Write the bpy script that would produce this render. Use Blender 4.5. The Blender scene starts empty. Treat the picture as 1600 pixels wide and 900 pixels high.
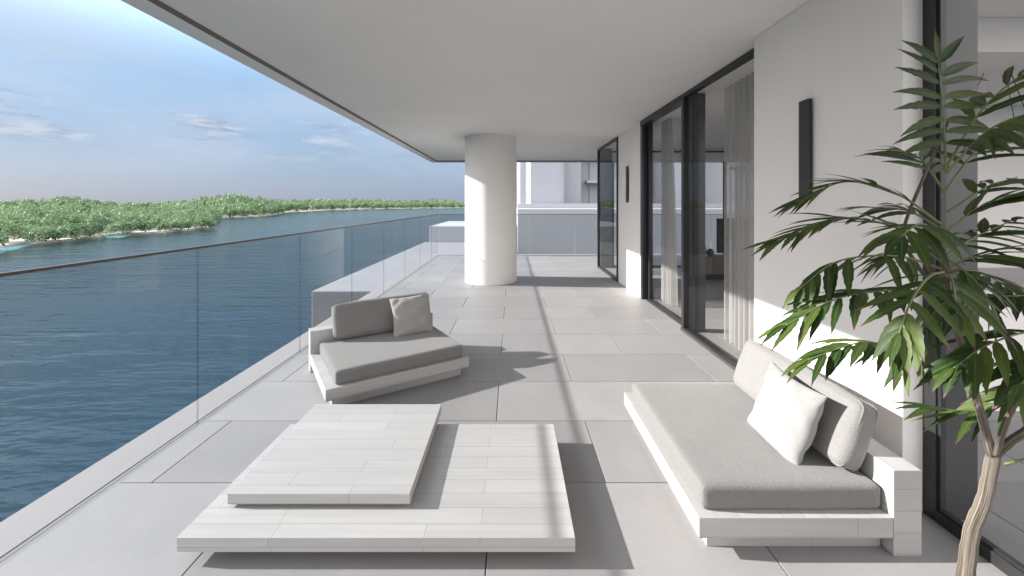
import bpy, bmesh, math, random
import numpy as np
from mathutils import Vector, Matrix, Quaternion

random.seed(7)
rng = np.random.default_rng(7)
SC = bpy.context.scene
COL = SC.collection
PI = math.pi

# ------------------------------------------------------------------ camera
F = 631.0 / 1600.0          # focal length / picture width
EYE = 1.463
cam = bpy.data.cameras.new("camera")
cam.sensor_width = 36.0
cam.lens = 36.0 * F
cam.shift_y = -131.0 / 1600.0
cam.clip_start = 0.05
cam.clip_end = 30000.0
camo = bpy.data.objects.new("camera", cam)
camo.location = (0, 0, EYE)
camo.rotation_euler = (PI / 2, 0, 0)
COL.objects.link(camo)
SC.camera = camo

# ------------------------------------------------------------------ light
SUN_DIR = Vector((2.14, -0.19, -1.0)).normalized()     # the way the light travels
to_sun = -SUN_DIR
elev = math.asin(to_sun.z)
azim = math.atan2(to_sun.x, to_sun.y)
sun = bpy.data.lights.new("sun", 'SUN')
sun.energy = 2.0
sun.angle = math.radians(0.7)
sun.color = (1.0, 0.962, 0.915)
suno = bpy.data.objects.new("sun", sun)
suno.rotation_mode = 'QUATERNION'
suno.rotation_quaternion = SUN_DIR.to_track_quat('-Z', 'Y')
suno.location = (-20, 4, 20)
COL.objects.link(suno)

SC.view_settings.view_transform = 'Standard'
SC.view_settings.look = 'None'
SC.view_settings.gamma = 1.0
SC.view_settings.use_curve_mapping = False
SC.view_settings.exposure = 2.5
SC.cycles.max_bounces = 10
SC.cycles.diffuse_bounces = 6
SC.cycles.transparent_max_bounces = 24
SC.cycles.caustics_reflective = False
SC.cycles.caustics_refractive = False
SC.cycles.sample_clamp_indirect = 6.0

world = bpy.data.worlds.new("World")
SC.world = world
world.use_nodes = True
wn, wl = world.node_tree.nodes, world.node_tree.links
wn.clear()
w_out = wn.new('ShaderNodeOutputWorld')
w_bg = wn.new('ShaderNodeBackground')
w_bg.inputs['Strength'].default_value = 0.15
sky = wn.new('ShaderNodeTexSky')
sky.sky_type = 'NISHITA'
sky.sun_disc = False
sky.sun_elevation = elev
sky.sun_rotation = azim
sky.altitude = 0
sky.air_density = 1.0
sky.dust_density = 1.2
sky.ozone_density = 2.0
w_tc = wn.new('ShaderNodeTexCoord')
w_sep = wn.new('ShaderNodeSeparateXYZ')
wl.new(w_tc.outputs['Generated'], w_sep.inputs[0])


def w_range(src, a, b, c, d):
    n = wn.new('ShaderNodeMapRange')
    n.interpolation_type = 'SMOOTHSTEP'
    for k, v in zip(('From Min', 'From Max', 'To Min', 'To Max'), (a, b, c, d)):
        n.inputs[k].default_value = v
    wl.new(src, n.inputs['Value'])
    return n.outputs['Result']


def w_math(op, a, b):
    n = wn.new('ShaderNodeMath')
    n.operation = op
    for i, v in enumerate((a, b)):
        if isinstance(v, (int, float)):
            n.inputs[i].default_value = v
        else:
            wl.new(v, n.inputs[i])
    return n.outputs[0]


def w_mix(fac, a, b):
    n = wn.new('ShaderNodeMix')
    n.data_type = 'RGBA'
    if isinstance(fac, (int, float)):
        n.inputs['Factor'].default_value = fac
    else:
        wl.new(fac, n.inputs['Factor'])
    for s, v in (('A', a), ('B', b)):
        sock = [q for q in n.inputs if q.name == s and q.type == 'RGBA'][0]
        if isinstance(v, tuple):
            sock.default_value = (*v, 1)
        else:
            wl.new(v, sock)
    return [q for q in n.outputs if q.type == 'RGBA'][0]


def w_noise(scale3, scale, detail, rough, off=(0, 0, 0)):
    m = wn.new('ShaderNodeMapping')
    m.inputs['Scale'].default_value = scale3
    m.inputs['Location'].default_value = off
    wl.new(w_tc.outputs['Generated'], m.inputs['Vector'])
    n = wn.new('ShaderNodeTexNoise')
    n.inputs['Scale'].default_value = scale
    n.inputs['Detail'].default_value = detail
    n.inputs['Roughness'].default_value = rough
    wl.new(m.outputs[0], n.inputs['Vector'])
    return n.outputs['Fac']


# low haze of the air near the horizon, thin veil, and a row of small clouds
hz = w_range(w_sep.outputs['Z'], 0.24, 0.60, 0.97, 0.0)
air = w_mix(w_range(w_sep.outputs['Z'], 0.0, 0.30, 0.0, 1.0), (0.345, 0.43, 0.605), (0.40, 0.625, 0.915))
c0 = w_mix(hz, sky.outputs[0], air)
veil = w_math('MULTIPLY', w_range(w_noise((1, 1, 3.2), 2.6, 7, 0.58, (3.1, 0.4, 0)), 0.40, 0.72, 0.0, 0.62),
              w_range(w_sep.outputs['Z'], 0.02, 0.12, 0.0, 1.0))
c1 = w_mix(veil, c0, (0.74, 0.84, 1.0))
band = w_math('MULTIPLY', w_range(w_sep.outputs['Z'], 0.085, 0.125, 0.0, 1.0),
              w_range(w_sep.outputs['Z'], 0.15, 0.20, 1.0, 0.0))
puff_n = w_noise((1, 1, 5.2), 5.6, 9, 0.60, (0.35, 1.7, 0.2))
puff = w_math('MULTIPLY', w_range(puff_n, 0.475, 0.67, 0.0, 0.80), band)
cloud_shade = w_range(w_noise((1, 1, 5.0), 16.0, 5, 0.6, (2, 2, 2)), 0.38, 0.62, 0.0, 1.0)
cloud_col = w_mix(cloud_shade, (0.42, 0.51, 0.68), (0.84, 0.90, 1.0))
c2 = w_mix(puff, c1, cloud_col)
# added fill light in the sky, sunward and behind the viewer, thinner overhead
glow = w_math('MULTIPLY', w_range(w_sep.outputs['Y'], 0.0, 0.46, 0.92, 0.0), w_range(w_noise((1, 1, 2.5), 1.7, 5, 0.5), 0.25, 0.75, 0.75, 1.0))
glow = w_math('MULTIPLY', glow, w_range(w_sep.outputs['Z'], 0.45, 0.95, 1.0, 0.35))
c3 = w_mix(glow, c2, (3.5, 3.35, 3.2))
over = w_range(w_sep.outputs['Z'], 0.40, 0.70, 0.0, 0.55)
c4 = w_mix(over, c3, (1.9, 1.9, 1.9))
wl.new(c4, w_bg.inputs['Color'])
wl.new(w_bg.outputs[0], w_out.inputs['Surface'])


# ------------------------------------------------------------------ materials
class Mat:
    def __init__(self, name):
        self.m = bpy.data.materials.new(name)
        self.m.use_nodes = True
        self.n, self.l = self.m.node_tree.nodes, self.m.node_tree.links
        self.b = self.n['Principled BSDF']
        self.out = self.n['Material Output']
        self.tc = self.n.new('ShaderNodeTexCoord')

    def set(self, **kw):
        for k, v in kw.items():
            s = self.b.inputs[k.replace('_', ' ')]
            s.default_value = (*v, 1) if isinstance(v, tuple) else v
        return self

    def noise(self, scale, detail=5, rough=0.55, sc3=(1, 1, 1), coord='Object'):
        mp = self.n.new('ShaderNodeMapping')
        mp.inputs['Scale'].default_value = sc3
        self.l.new(self.tc.outputs[coord], mp.inputs['Vector'])
        t = self.n.new('ShaderNodeTexNoise')
        t.inputs['Scale'].default_value = scale
        t.inputs['Detail'].default_value = detail
        t.inputs['Roughness'].default_value = rough
        self.l.new(mp.outputs[0], t.inputs['Vector'])
        return t.outputs['Fac']

    def ramp(self, src, p0, c0, p1, c1):
        r = self.n.new('ShaderNodeValToRGB')
        e = r.color_ramp.elements
        e[0].position, e[1].position = p0, p1
        e[0].color, e[1].color = (*c0, 1), (*c1, 1)
        self.l.new(src, r.inputs['Fac'])
        return r.outputs['Color']

    def mix(self, fac, a, b, mode='MIX'):
        n = self.n.new('ShaderNodeMix')
        n.data_type = 'RGBA'
        n.blend_type = mode
        if isinstance(fac, (int, float)):
            n.inputs['Factor'].default_value = fac
        else:
            self.l.new(fac, n.inputs['Factor'])
        for s, v in (('A', a), ('B', b)):
            sock = [q for q in n.inputs if q.name == s and q.type == 'RGBA'][0]
            if isinstance(v, tuple):
                sock.default_value = (*v, 1)
            else:
                self.l.new(v, sock)
        return [q for q in n.outputs if q.type == 'RGBA'][0]

    def bump(self, src, strength, dist=0.01):
        b = self.n.new('ShaderNodeBump')
        b.inputs['Strength'].default_value = strength
        b.inputs['Distance'].default_value = dist
        self.l.new(src, b.inputs['Height'])
        self.l.new(b.outputs[0], self.b.inputs['Normal'])
        return b

    def color(self, src):
        self.l.new(src, self.b.inputs['Base Color'])
        return self

    def rough(self, src, a, b):
        r = self.n.new('ShaderNodeMapRange')
        r.inputs['To Min'].default_value, r.inputs['To Max'].default_value = a, b
        self.l.new(src, r.inputs['Value'])
        self.l.new(r.outputs[0], self.b.inputs['Roughness'])


def plaster(name, col, amt=0.04):
    k = Mat(name).set(Roughness=0.85)
    big = k.noise(0.9, 6, 0.6)
    lo = tuple(c * (1 - amt) for c in col)
    hi = tuple(min(1, c * (1 + amt)) for c in col)
    k.color(k.ramp(big, 0.3, lo, 0.7, hi))
    k.bump(k.noise(140, 4, 0.6), 0.06, 0.004)
    return k.m


M_wall = plaster('wall_paint', (0.88, 0.85, 0.83))
M_ceil = plaster('ceiling_paint', (0.85, 0.815, 0.785), 0.03)
M_column = plaster('column_paint', (0.80, 0.78, 0.755))
M_ledge = plaster('ledge_paint', (0.30, 0.29, 0.288))
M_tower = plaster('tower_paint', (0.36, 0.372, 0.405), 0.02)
M_quay = plaster('quay_concrete', (0.225, 0.227, 0.24), 0.08)

k = Mat('floor_tile').set(Roughness=0.55)
geo = k.n.new('ShaderNodeNewGeometry')
base = k.ramp(geo.outputs['Random Per Island'], 0.0, (0.250, 0.2445, 0.244), 1.0, (0.292, 0.286, 0.2855))
cloud = k.noise(2.4, 8, 0.62)
base = k.mix(k.ramp(cloud, 0.34, (0, 0, 0), 0.70, (1, 1, 1)), base, k.mix(1.0, base, (1.12, 1.11, 1.10), 'MULTIPLY'))
fine = k.noise(45, 6, 0.7)
base = k.mix(k.ramp(fine, 0.35, (0.4, 0.4, 0.4), 0.65, (0, 0, 0)), base, k.mix(1.0, base, (0.90, 0.90, 0.90), 'MULTIPLY'))
streak = k.noise(9, 5, 0.6, (1, 6, 1))
base = k.mix(k.ramp(streak, 0.50, (0, 0, 0), 0.72, (0.5, 0.5, 0.5)), base, k.mix(1.0, base, (0.91, 0.91, 0.92), 'MULTIPLY'))
k.color(base)
k.rough(cloud, 0.42, 0.66)
k.bump(fine, 0.10, 0.003)
M_tile = k.m

k = Mat('grout').set(Roughness=0.9, Base_Color=(0.055, 0.052, 0.05))
k.bump(k.noise(90), 0.2, 0.003)
M_grout = k.m


def wood(name):
    k = Mat(name).set(Roughness=0.55)
    br = k.n.new('ShaderNodeTexBrick')
    br.offset, br.offset_frequency = 0.37, 2
    br.squash, br.squash_frequency = 0.72, 3
    k.l.new(k.tc.outputs['UV'], br.inputs['Vector'])
    br.inputs['Color1'].default_value = (0.405, 0.40, 0.397, 1)
    br.inputs['Color2'].default_value = (0.445, 0.440, 0.437, 1)
    br.inputs['Mortar'].default_value = (0.25, 0.243, 0.237, 1)
    br.inputs['Scale'].default_value = 1.0
    br.inputs['Mortar Size'].default_value = 0.0012
    br.inputs['Mortar Smooth'].default_value = 0.3
    br.inputs['Brick Width'].default_value = 0.86
    br.inputs['Row Height'].default_value = 0.091
    g1 = k.noise(1.0, 8, 0.65, (1.6, 42, 1), 'UV')
    g2 = k.noise(1.0, 4, 0.6, (0.9, 9, 1), 'UV')
    c = k.mix(k.ramp(g1, 0.38, (0.55, 0.55, 0.55), 0.62, (0, 0, 0)), br.outputs['Color'],
              k.mix(1.0, br.outputs['Color'], (0.88, 0.87, 0.855), 'MULTIPLY'))
    c = k.mix(k.ramp(g2, 0.44, (0.5, 0.5, 0.5), 0.58, (0, 0, 0)), c, k.mix(1.0, c, (0.90, 0.895, 0.885), 'MULTIPLY'))
    k.color(c)
    inv = k.n.new('ShaderNodeMath')
    inv.operation = 'SUBTRACT'
    inv.inputs[0].default_value = 1.0
    k.l.new(br.outputs['Fac'], inv.inputs[1])
    k.bump(inv.outputs[0], 0.35, 0.002)
    return k.m


M_wood = wood('whitewashed_planks')


def fabric(name, col, pile=260.0):
    k = Mat(name).set(Roughness=0.95, Sheen_Weight=0.25, Sheen_Roughness=0.5, Specular_IOR_Level=0.15)
    a = k.noise(pile, 3, 0.7)
    b = k.noise(14, 5, 0.6)
    c = k.ramp(a, 0.3, tuple(x * 0.86 for x in col), 0.7, tuple(x * 1.10 for x in col))
    c = k.mix(k.ramp(b, 0.35, (0.5, 0.5, 0.5), 0.65, (0, 0, 0)), c, k.mix(1.0, c, (0.92, 0.92, 0.92), 'MULTIPLY'))
    k.color(c)
    k.bump(a, 0.6, 0.006)
    return k.m


M_mattress = fabric('grey_terry', (0.186, 0.182, 0.178), 150)
M_backfab = fabric('grey_boucle', (0.225, 0.221, 0.216), 130)
M_backdark = fabric('mid_grey_linen', (0.20, 0.194, 0.190), 220)
M_pillow = fabric('white_linen', (0.29, 0.287, 0.283), 240)
M_pillowgrey = fabric('light_grey_linen', (0.33, 0.32, 0.31), 240)

k = Mat('black_metal').set(Base_Color=(0.022, 0.022, 0.024), Roughness=0.38, Metallic=0.0)
k.bump(k.noise(300), 0.03, 0.001)
M_black = k.m
k = Mat('grey_metal').set(Roughness=0.36, Metallic=0.35)
k.color(k.ramp(k.noise(3, 4), 0.3, (0.072, 0.071, 0.072), 0.7, (0.088, 0.087, 0.088)))
M_reveal = k.m
k = Mat('bronze_metal').set(Base_Color=(0.12, 0.10, 0.092), Roughness=0.4, Metallic=0.7)
k.bump(k.noise(200), 0.03, 0.001)
M_rail = k.m
M_seal = None


def glass(name, tint, ior=1.5):
    k = Mat(name)
    tr = k.n.new('ShaderNodeBsdfTransparent')
    tr.inputs['Color'].default_value = (*tint, 1)
    gl = k.n.new('ShaderNodeBsdfGlossy')
    gl.inputs['Roughness'].default_value = 0.0
    gl.inputs['Color'].default_value = (1, 1, 1, 1)
    fr = k.n.new('ShaderNodeFresnel')
    fr.inputs['IOR'].default_value = ior
    ge = k.n.new('ShaderNodeNewGeometry')
    s = k.n.new('ShaderNodeMath')
    s.operation = 'SUBTRACT'
    s.inputs[0].default_value = 1.0
    k.l.new(ge.outputs['Backfacing'], s.inputs[1])
    mu = k.n.new('ShaderNodeMath')
    mu.operation = 'MULTIPLY'
    k.l.new(s.outputs[0], mu.inputs[0])
    k.l.new(fr.outputs[0], mu.inputs[1])
    mx = k.n.new('ShaderNodeMixShader')
    k.l.new(mu.outputs[0], mx.inputs[0])
    k.l.new(tr.outputs[0], mx.inputs[1])
    k.l.new(gl.outputs[0], mx.inputs[2])
    k.l.new(mx.outputs[0], k.out.inputs['Surface'])
    return k.m


M_railglass = glass('railing_glass', (0.842, 0.855, 0.862), 1.12)
M_winglass = glass('window_glass', (0.94, 0.94, 0.94), 1.16)
M_seal = glass('joint_seal', (0.97, 0.975, 0.98), 1.02)

k = Mat('curtain_sheer').set(Roughness=0.9, Base_Color=(0.56, 0.55, 0.535))
tr = k.n.new('ShaderNodeBsdfTransparent')
tl = k.n.new('ShaderNodeBsdfTranslucent')
tl.inputs['Color'].default_value = (0.54, 0.53, 0.51, 1)
m1 = k.n.new('ShaderNodeMixShader')
m1.inputs[0].default_value = 0.4
k.l.new(k.b.outputs[0], m1.inputs[1])
k.l.new(tl.outputs[0], m1.inputs[2])
m2 = k.n.new('ShaderNodeMixShader')
m2.inputs[0].default_value = 0.40
k.l.new(m1.outputs[0], m2.inputs[1])
k.l.new(tr.outputs[0], m2.inputs[2])
k.l.new(m2.outputs[0], k.out.inputs['Surface'])
M_curtain = k.m

# sea
k = Mat('sea_water').set(Roughness=0.12, IOR=1.32, Specular_IOR_Level=0.5)
c = k.ramp(k.noise(0.03, 4, 0.5), 0.35, (0.0045, 0.021, 0.029), 0.65, (0.0075, 0.030, 0.040))
k.color(c)
w1 = k.noise(0.70, 3, 0.5, (0.36, 1.25, 1))
w2 = k.noise(2.4, 3, 0.5, (0.5, 1.2, 1))
w3 = k.noise(0.12, 3, 0.5, (0.6, 1.2, 1))
ad = k.n.new('ShaderNodeMath')
ad.operation = 'MULTIPLY_ADD'
ad.inputs[1].default_value = 0.30
k.l.new(w2, ad.inputs[0])
k.l.new(w1, ad.inputs[2])
ad2 = k.n.new('ShaderNodeMath')
ad2.operation = 'MULTIPLY_ADD'
ad2.inputs[1].default_value = 1.1
k.l.new(w3, ad2.inputs[0])
k.l.new(ad.outputs[0], ad2.inputs[2])
wb = k.bump(ad2.outputs[0], 1.0, 0.32)
patch = k.n.new('ShaderNodeMapRange')          # calmer and ruffled patches of wind
patch.inputs['From Min'].default_value, patch.inputs['From Max'].default_value = 0.35, 0.65
patch.inputs['To Min'].default_value, patch.inputs['To Max'].default_value = 0.35, 1.0
k.l.new(k.noise(0.045, 4, 0.55, (0.5, 1.3, 1)), patch.inputs['Value'])
k.l.new(patch.outputs[0], wb.inputs['Strength'])
M_water = k.m
k = Mat('shallow_water').set(Roughness=0.12, IOR=1.33)
k.color(k.ramp(k.noise(0.2, 4), 0.3, (0.10, 0.30, 0.36), 0.7, (0.16, 0.38, 0.43)))
k.bump(k.noise(0.8, 5), 0.5, 0.2)
M_shallow = k.m
k = Mat('beach_sand').set(Roughness=0.95)
k.color(k.ramp(k.noise(0.25, 8, 0.7), 0.35, (0.20, 0.165, 0.14), 0.62, (0.52, 0.46, 0.41)))
k.bump(k.noise(1.5, 6), 0.6, 0.3)
M_sand = k.m


def leafmat(name, ramp_cols, trans=0.25, rough=0.55, tip=None, attr=None):
    k = Mat(name).set(Roughness=rough, Specular_IOR_Level=0.35)
    ge = k.n.new('ShaderNodeNewGeometry')
    c = k.ramp(ge.outputs['Random Per Island'], 0.0, ramp_cols[0], 1.0, ramp_cols[1])
    if tip:
        sp = k.n.new('ShaderNodeSeparateXYZ')
        k.l.new(k.tc.outputs['UV'], sp.inputs[0])
        # pale midrib and streaks across the blade
        ab = k.n.new('ShaderNodeMath')
        ab.operation = 'ABSOLUTE'
        su = k.n.new('ShaderNodeMath')
        su.operation = 'SUBTRACT'
        su.inputs[1].default_value = 0.5
        k.l.new(sp.outputs[0], su.inputs[0])
        k.l.new(su.outputs[0], ab.inputs[0])
        c = k.mix(k.ramp(ab.outputs[0], 0.0, (0.55, 0.55, 0.55), 0.09, (0, 0, 0)), c, (0.16, 0.20, 0.06))
        st = k.noise(1.0, 5, 0.6, (26, 5, 1), 'UV')
        c = k.mix(k.ramp(st, 0.42, (0.7, 0.7, 0.7), 0.6, (0, 0, 0)), c, k.mix(1.0, c, (0.55, 0.6, 0.55), 'MULTIPLY'))
        wob = k.n.new('ShaderNodeMath')
        wob.operation = 'MULTIPLY_ADD'
        wob.inputs[1].default_value = 0.14
        k.l.new(k.noise(60, 3), wob.inputs[0])
        k.l.new(sp.outputs[1], wob.inputs[2])
        c = k.mix(k.ramp(wob.outputs[0], 0.955, (0, 0, 0), 1.02, (1, 1, 1)), c, tip)
        k.bump(st, 0.25, 0.002)
    else:
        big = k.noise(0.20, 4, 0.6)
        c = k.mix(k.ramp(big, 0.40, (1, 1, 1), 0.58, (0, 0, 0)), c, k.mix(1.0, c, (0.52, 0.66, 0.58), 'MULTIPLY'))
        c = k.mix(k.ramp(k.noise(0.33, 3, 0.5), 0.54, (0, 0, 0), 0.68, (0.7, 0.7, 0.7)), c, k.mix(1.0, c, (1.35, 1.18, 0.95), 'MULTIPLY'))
    k.color(c)
    tl = k.n.new('ShaderNodeBsdfTranslucent')
    k.l.new(c, tl.inputs['Color'])
    mx = k.n.new('ShaderNodeMixShader')
    mx.inputs[0].default_value = trans
    k.l.new(k.b.outputs[0], mx.inputs[1])
    k.l.new(tl.outputs[0], mx.inputs[2])
    k.l.new(mx.outputs[0], k.out.inputs['Surface'])
    return k.m


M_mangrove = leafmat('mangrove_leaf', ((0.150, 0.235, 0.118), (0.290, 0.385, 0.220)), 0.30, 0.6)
M_leaf = leafmat('palm_leaf', ((0.018, 0.050, 0.012), (0.110, 0.155, 0.034)), 0.22, 0.42, tip=(0.11, 0.035, 0.045))
k = Mat('palm_bark').set(Roughness=0.7)
st = k.noise(1.0, 6, 0.65, (13, 2.0, 1), 'UV')
c = k.ramp(st, 0.40, (0.045, 0.032, 0.020), 0.60, (0.235, 0.205, 0.172))
st2 = k.noise(1.0, 3, 0.5, (5, 1.2, 1), 'UV')
c = k.mix(k.ramp(st2, 0.56, (0, 0, 0), 0.70, (0.8, 0.8, 0.8)), c, (0.15, 0.145, 0.035))
k.color(c)
k.bump(st, 0.9, 0.010)
M_bark = k.m
k = Mat('green_stem').set(Roughness=0.5)
k.color(k.ramp(k.noise(20), 0.3, (0.10, 0.14, 0.045), 0.7, (0.17, 0.19, 0.07)))
M_stem = k.m
k = Mat('mangrove_root').set(Roughness=0.9)
k.color(k.ramp(k.noise(2), 0.3, (0.10, 0.075, 0.06), 0.7, (0.22, 0.18, 0.15)))
M_root = k.m
k = Mat('pot_ceramic').set(Base_Color=(0.20, 0.195, 0.19), Roughness=0.6)
k.bump(k.noise(60), 0.1, 0.003)
M_pot = k.m
k = Mat('potting_soil').set(Roughness=1.0)
k.color(k.ramp(k.noise(60), 0.3, (0.02, 0.014, 0.01), 0.7, (0.05, 0.035, 0.025)))
M_soil = k.m
k = Mat('walnut').set(Roughness=0.5)
k.color(k.ramp(k.noise(3, 5, 0.6, (1, 8, 8)), 0.35, (0.10, 0.078, 0.062), 0.65, (0.15, 0.118, 0.095)))
M_walnut = k.m
k = Mat('screen').set(Base_Color=(0.03, 0.03, 0.032), Roughness=0.25)
M_screen = k.m
k = Mat('vase_ceramic').set(Base_Color=(0.06, 0.06, 0.065), Roughness=0.45)
M_vase = k.m
k = Mat('lamp_satin').set(Base_Color=(0.55, 0.53, 0.48), Roughness=0.3, Metallic=0.6)
M_lampm = k.m
k = Mat('counter_stone').set(Roughness=0.35)
k.color(k.ramp(k.noise(4, 7), 0.35, (0.30, 0.285, 0.275), 0.65, (0.38, 0.365, 0.35)))
M_counter = k.m


# ------------------------------------------------------------------ mesh helpers
class MB:
    """Collects shapes; build() links them as one mesh object."""
    def __init__(self):
        self.v, self.f, self.uv = [], [], []

    def face(self, pts, uvs=None):
        i = len(self.v)
        self.v += [tuple(p) for p in pts]
        self.f.append(tuple(range(i, i + len(pts))))
        self.uv += list(uvs) if uvs else [(0, 0)] * len(pts)

    def box(self, x0, x1, y0, y1, z0, z1, du=0.0, dv=0.0, along='x'):
        i = len(self.v)
        self.v += [(x, y, z) for z in (z0, z1) for y in (y0, y1) for x in (x0, x1)]
        for q, n in (((0, 2, 3, 1), 'z'), ((4, 5, 7, 6), 'z'), ((0, 1, 5, 4), 'y'), ((2, 6, 7, 3), 'y'),
                     ((0, 4, 6, 2), 'x'), ((1, 3, 7, 5), 'x')):
            self.f.append(tuple(i + a for a in q))
            for a in q:
                p = self.v[i + a]
                if n == 'z':
                    t = (p[0], p[1]) if along == 'x' else (p[1], p[0])
                elif n == 'y':
                    t = (p[0], p[2])
                else:
                    t = (p[1], p[2])
                self.uv.append((t[0] + du, t[1] + dv))
        return self

    def tube(self, pts, radii, seg=12, cap=True):
        pts = [Vector(p) for p in pts]
        n0 = len(self.v)
        L = 0.0
        up = Vector((0.3, 0.9, 0.2))
        rings = []
        for i, p in enumerate(pts):
            t = (pts[min(i + 1, len(pts) - 1)] - pts[max(i - 1, 0)]).normalized()
            a = t.cross(up)
            if a.length < 1e-3:
                a = t.cross(Vector((1, 0, 0)))
            a.normalize()
            b = t.cross(a).normalized()
            if i:
                L += (p - pts[i - 1]).length
            r = radii[i] if isinstance(radii, (list, tuple)) else radii
            rings.append((len(self.v), L))
            for s in range(seg):
                w = 2 * PI * s / seg
                self.v.append(tuple(p + a * (r * math.cos(w)) + b * (r * math.sin(w))))
        for i in range(len(pts) - 1):
            (a0, l0), (b0, l1) = rings[i], rings[i + 1]
            for s in range(seg):
                s2 = (s + 1) % seg
                self.f.append((a0 + s, a0 + s2, b0 + s2, b0 + s))
                self.uv += [(s / seg, l0), ((s + 1) / seg, l0), ((s + 1) / seg, l1), (s / seg, l1)]
        if cap:
            for (q, _), rev in ((rings[0], True), (rings[-1], False)):
                idx = [q + s for s in range(seg)]
                self.f.append(tuple(idx[::-1] if rev else idx))
                self.uv += [(0, 0)] * seg
        return self

    def lathe(self, prof, cx, cy, seg=64, cap=True):
        n0 = len(self.v)
        for (r, z) in prof:
            for s in range(seg):
                w = 2 * PI * s / seg
                self.v.append((cx + r * math.cos(w), cy + r * math.sin(w), z))
        for i in range(len(prof) - 1):
            for s in range(seg):
                s2 = (s + 1) % seg
                a, b = n0 + i * seg, n0 + (i + 1) * seg
                self.f.append((a + s, a + s2, b + s2, b + s))
                self.uv += [(s / seg, prof[i][1]), ((s + 1) / seg, prof[i][1]), ((s + 1) / seg, prof[i + 1][1]), (s / seg, prof[i + 1][1])]
        if cap:
            self.f.append(tuple(n0 + s for s in range(seg))[::-1])
            self.uv += [(0, 0)] * seg
            e = n0 + (len(prof) - 1) * seg
            self.f.append(tuple(e + s for s in range(seg)))
            self.uv += [(0, 0)] * seg
        return self

    def build(self, name, mat, parent=None, smooth=False, bevel=0.0, loc=None, seg=2):
        me = bpy.data.meshes.new(name)
        me.from_pydata(self.v, [], self.f)
        u = me.uv_layers.new(name='UVMap')
        u.data.foreach_set('uv', np.array(self.uv, dtype=np.float32).ravel())
        me.materials.append(mat)
        if smooth:
            me.polygons.foreach_set('use_smooth', [True] * len(me.polygons))
            if smooth != 'all':
                me.set_sharp_from_angle(angle=math.radians(40))
        me.update()
        o = bpy.data.objects.new(name, me)
        COL.objects.link(o)
        if parent:
            o.parent = parent
        if loc:
            o.location = loc
        if bevel:
            b = o.modifiers.new('bevel', 'BEVEL')
            b.width, b.segments, b.limit_method = bevel, seg, 'ANGLE'
            b.angle_limit = math.radians(40)
        return o


def tag(o, label=None, cat=None, group=None, kind=None):
    if label:
        o['label'] = label
    if cat:
        o['category'] = cat
    if group:
        o['group'] = group
    if kind:
        o['kind'] = kind
    return o


def thing(name, label, cat, loc=(0, 0, 0), rz=0.0, group=None):
    o = bpy.data.objects.new(name, None)
    o.empty_display_size = 0.1
    o.location = loc
    o.rotation_euler = (0, 0, rz)
    COL.objects.link(o)
    return tag(o, label, cat, group)


def dup(root, label, loc, rz):
    def cp(o, parent):
        c = o.copy()
        COL.objects.link(c)
        c.parent = parent
        for ch in list(o.children):
            cp(ch, c)
        return c
    r = cp(root, None)
    r['label'] = label
    r.location = loc
    r.rotation_euler = (0, 0, rz)
    return r


def at(x, y, Y):
    """photo pixel at distance Y -> point in the place (used for measured positions)"""
    return Vector(((x - 800) * Y / 631.0, Y, EYE - (y - 319) * Y / 631.0))


# ------------------------------------------------------------------ setting: sea, floor, ceiling
SEA = -5.04
HW = EYE - SEA
m = MB()
ys = [-600, -60, 10, 40, 120, 400, 1500, 9000]
xs = [-9000, -2000, -500, -150, -40, 40, 150, 500, 2000, 9000]
for a in range(len(ys) - 1):
    for b in range(len(xs) - 1):
        m.face([(xs[b], ys[a], SEA), (xs[b + 1], ys[a], SEA), (xs[b + 1], ys[a + 1], SEA), (xs[b], ys[a + 1], SEA)])
tag(m.build('water', M_water), kind='structure')

# tiles: half bond, 1.194 x 0.605, real gaps over a dark bed
PX, PY, GAP = 1.194, 0.605, 0.005
m = MB()
X_END, Y_FRONT, Y_REAR = 7.0, -3.0, 11.52
row0 = 2.122
k0 = int(math.floor((Y_FRONT - row0) / PY))
k1 = int(math.ceil((Y_REAR - row0) / PY))
for kk in range(k0, k1):
    y0, y1 = row0 + kk * PY + GAP / 2, row0 + (kk + 1) * PY - GAP / 2
    y1 = min(y1, Y_REAR)
    if y1 - y0 < 0.03:
        continue
    off = 0.493 if kk % 2 == 0 else -0.106
    j0 = int(math.floor((-2.06 - off) / PX))
    j1 = int(math.ceil((X_END - off) / PX))
    for j in range(j0, j1):
        x0, x1 = max(off + j * PX + GAP / 2, -2.06), min(off + (j + 1) * PX - GAP / 2, X_END)
        if x1 - x0 < 0.02:
            continue
        m.box(x0, x1, y0, y1, -0.02, 0.0)
tag(m.build('floor', M_tile, bevel=0.0012, seg=1), kind='structure')
m = MB()
m.box(-2.07, 7.0, Y_FRONT, Y_REAR + 0.01, -0.35, -0.012)
tag(m.build('floor_bed', M_grout), kind='structure')

# white edge of the slab outside the glass, on two sides
m = MB()
m.box(-2.355, -2.118, Y_FRONT, 11.60, -0.42, 0.0)
m.box(-2.355, 9.0, 11.60, 11.86, -0.42, 0.0)
tag(m.build('slab_edge', M_ledge, bevel=0.004), kind='structure')
m = MB()
m.box(-2.1178, -2.0612, Y_FRONT, 11.53, -0.30, -0.003)
m.box(-2.07, 9.0, 11.532, 11.598, -0.30, -0.008)
k = Mat('channel_metal').set(Base_Color=(0.24, 0.236, 0.234), Roughness=0.5)
tag(m.build('glass_channel', k.m), kind='structure')

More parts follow.
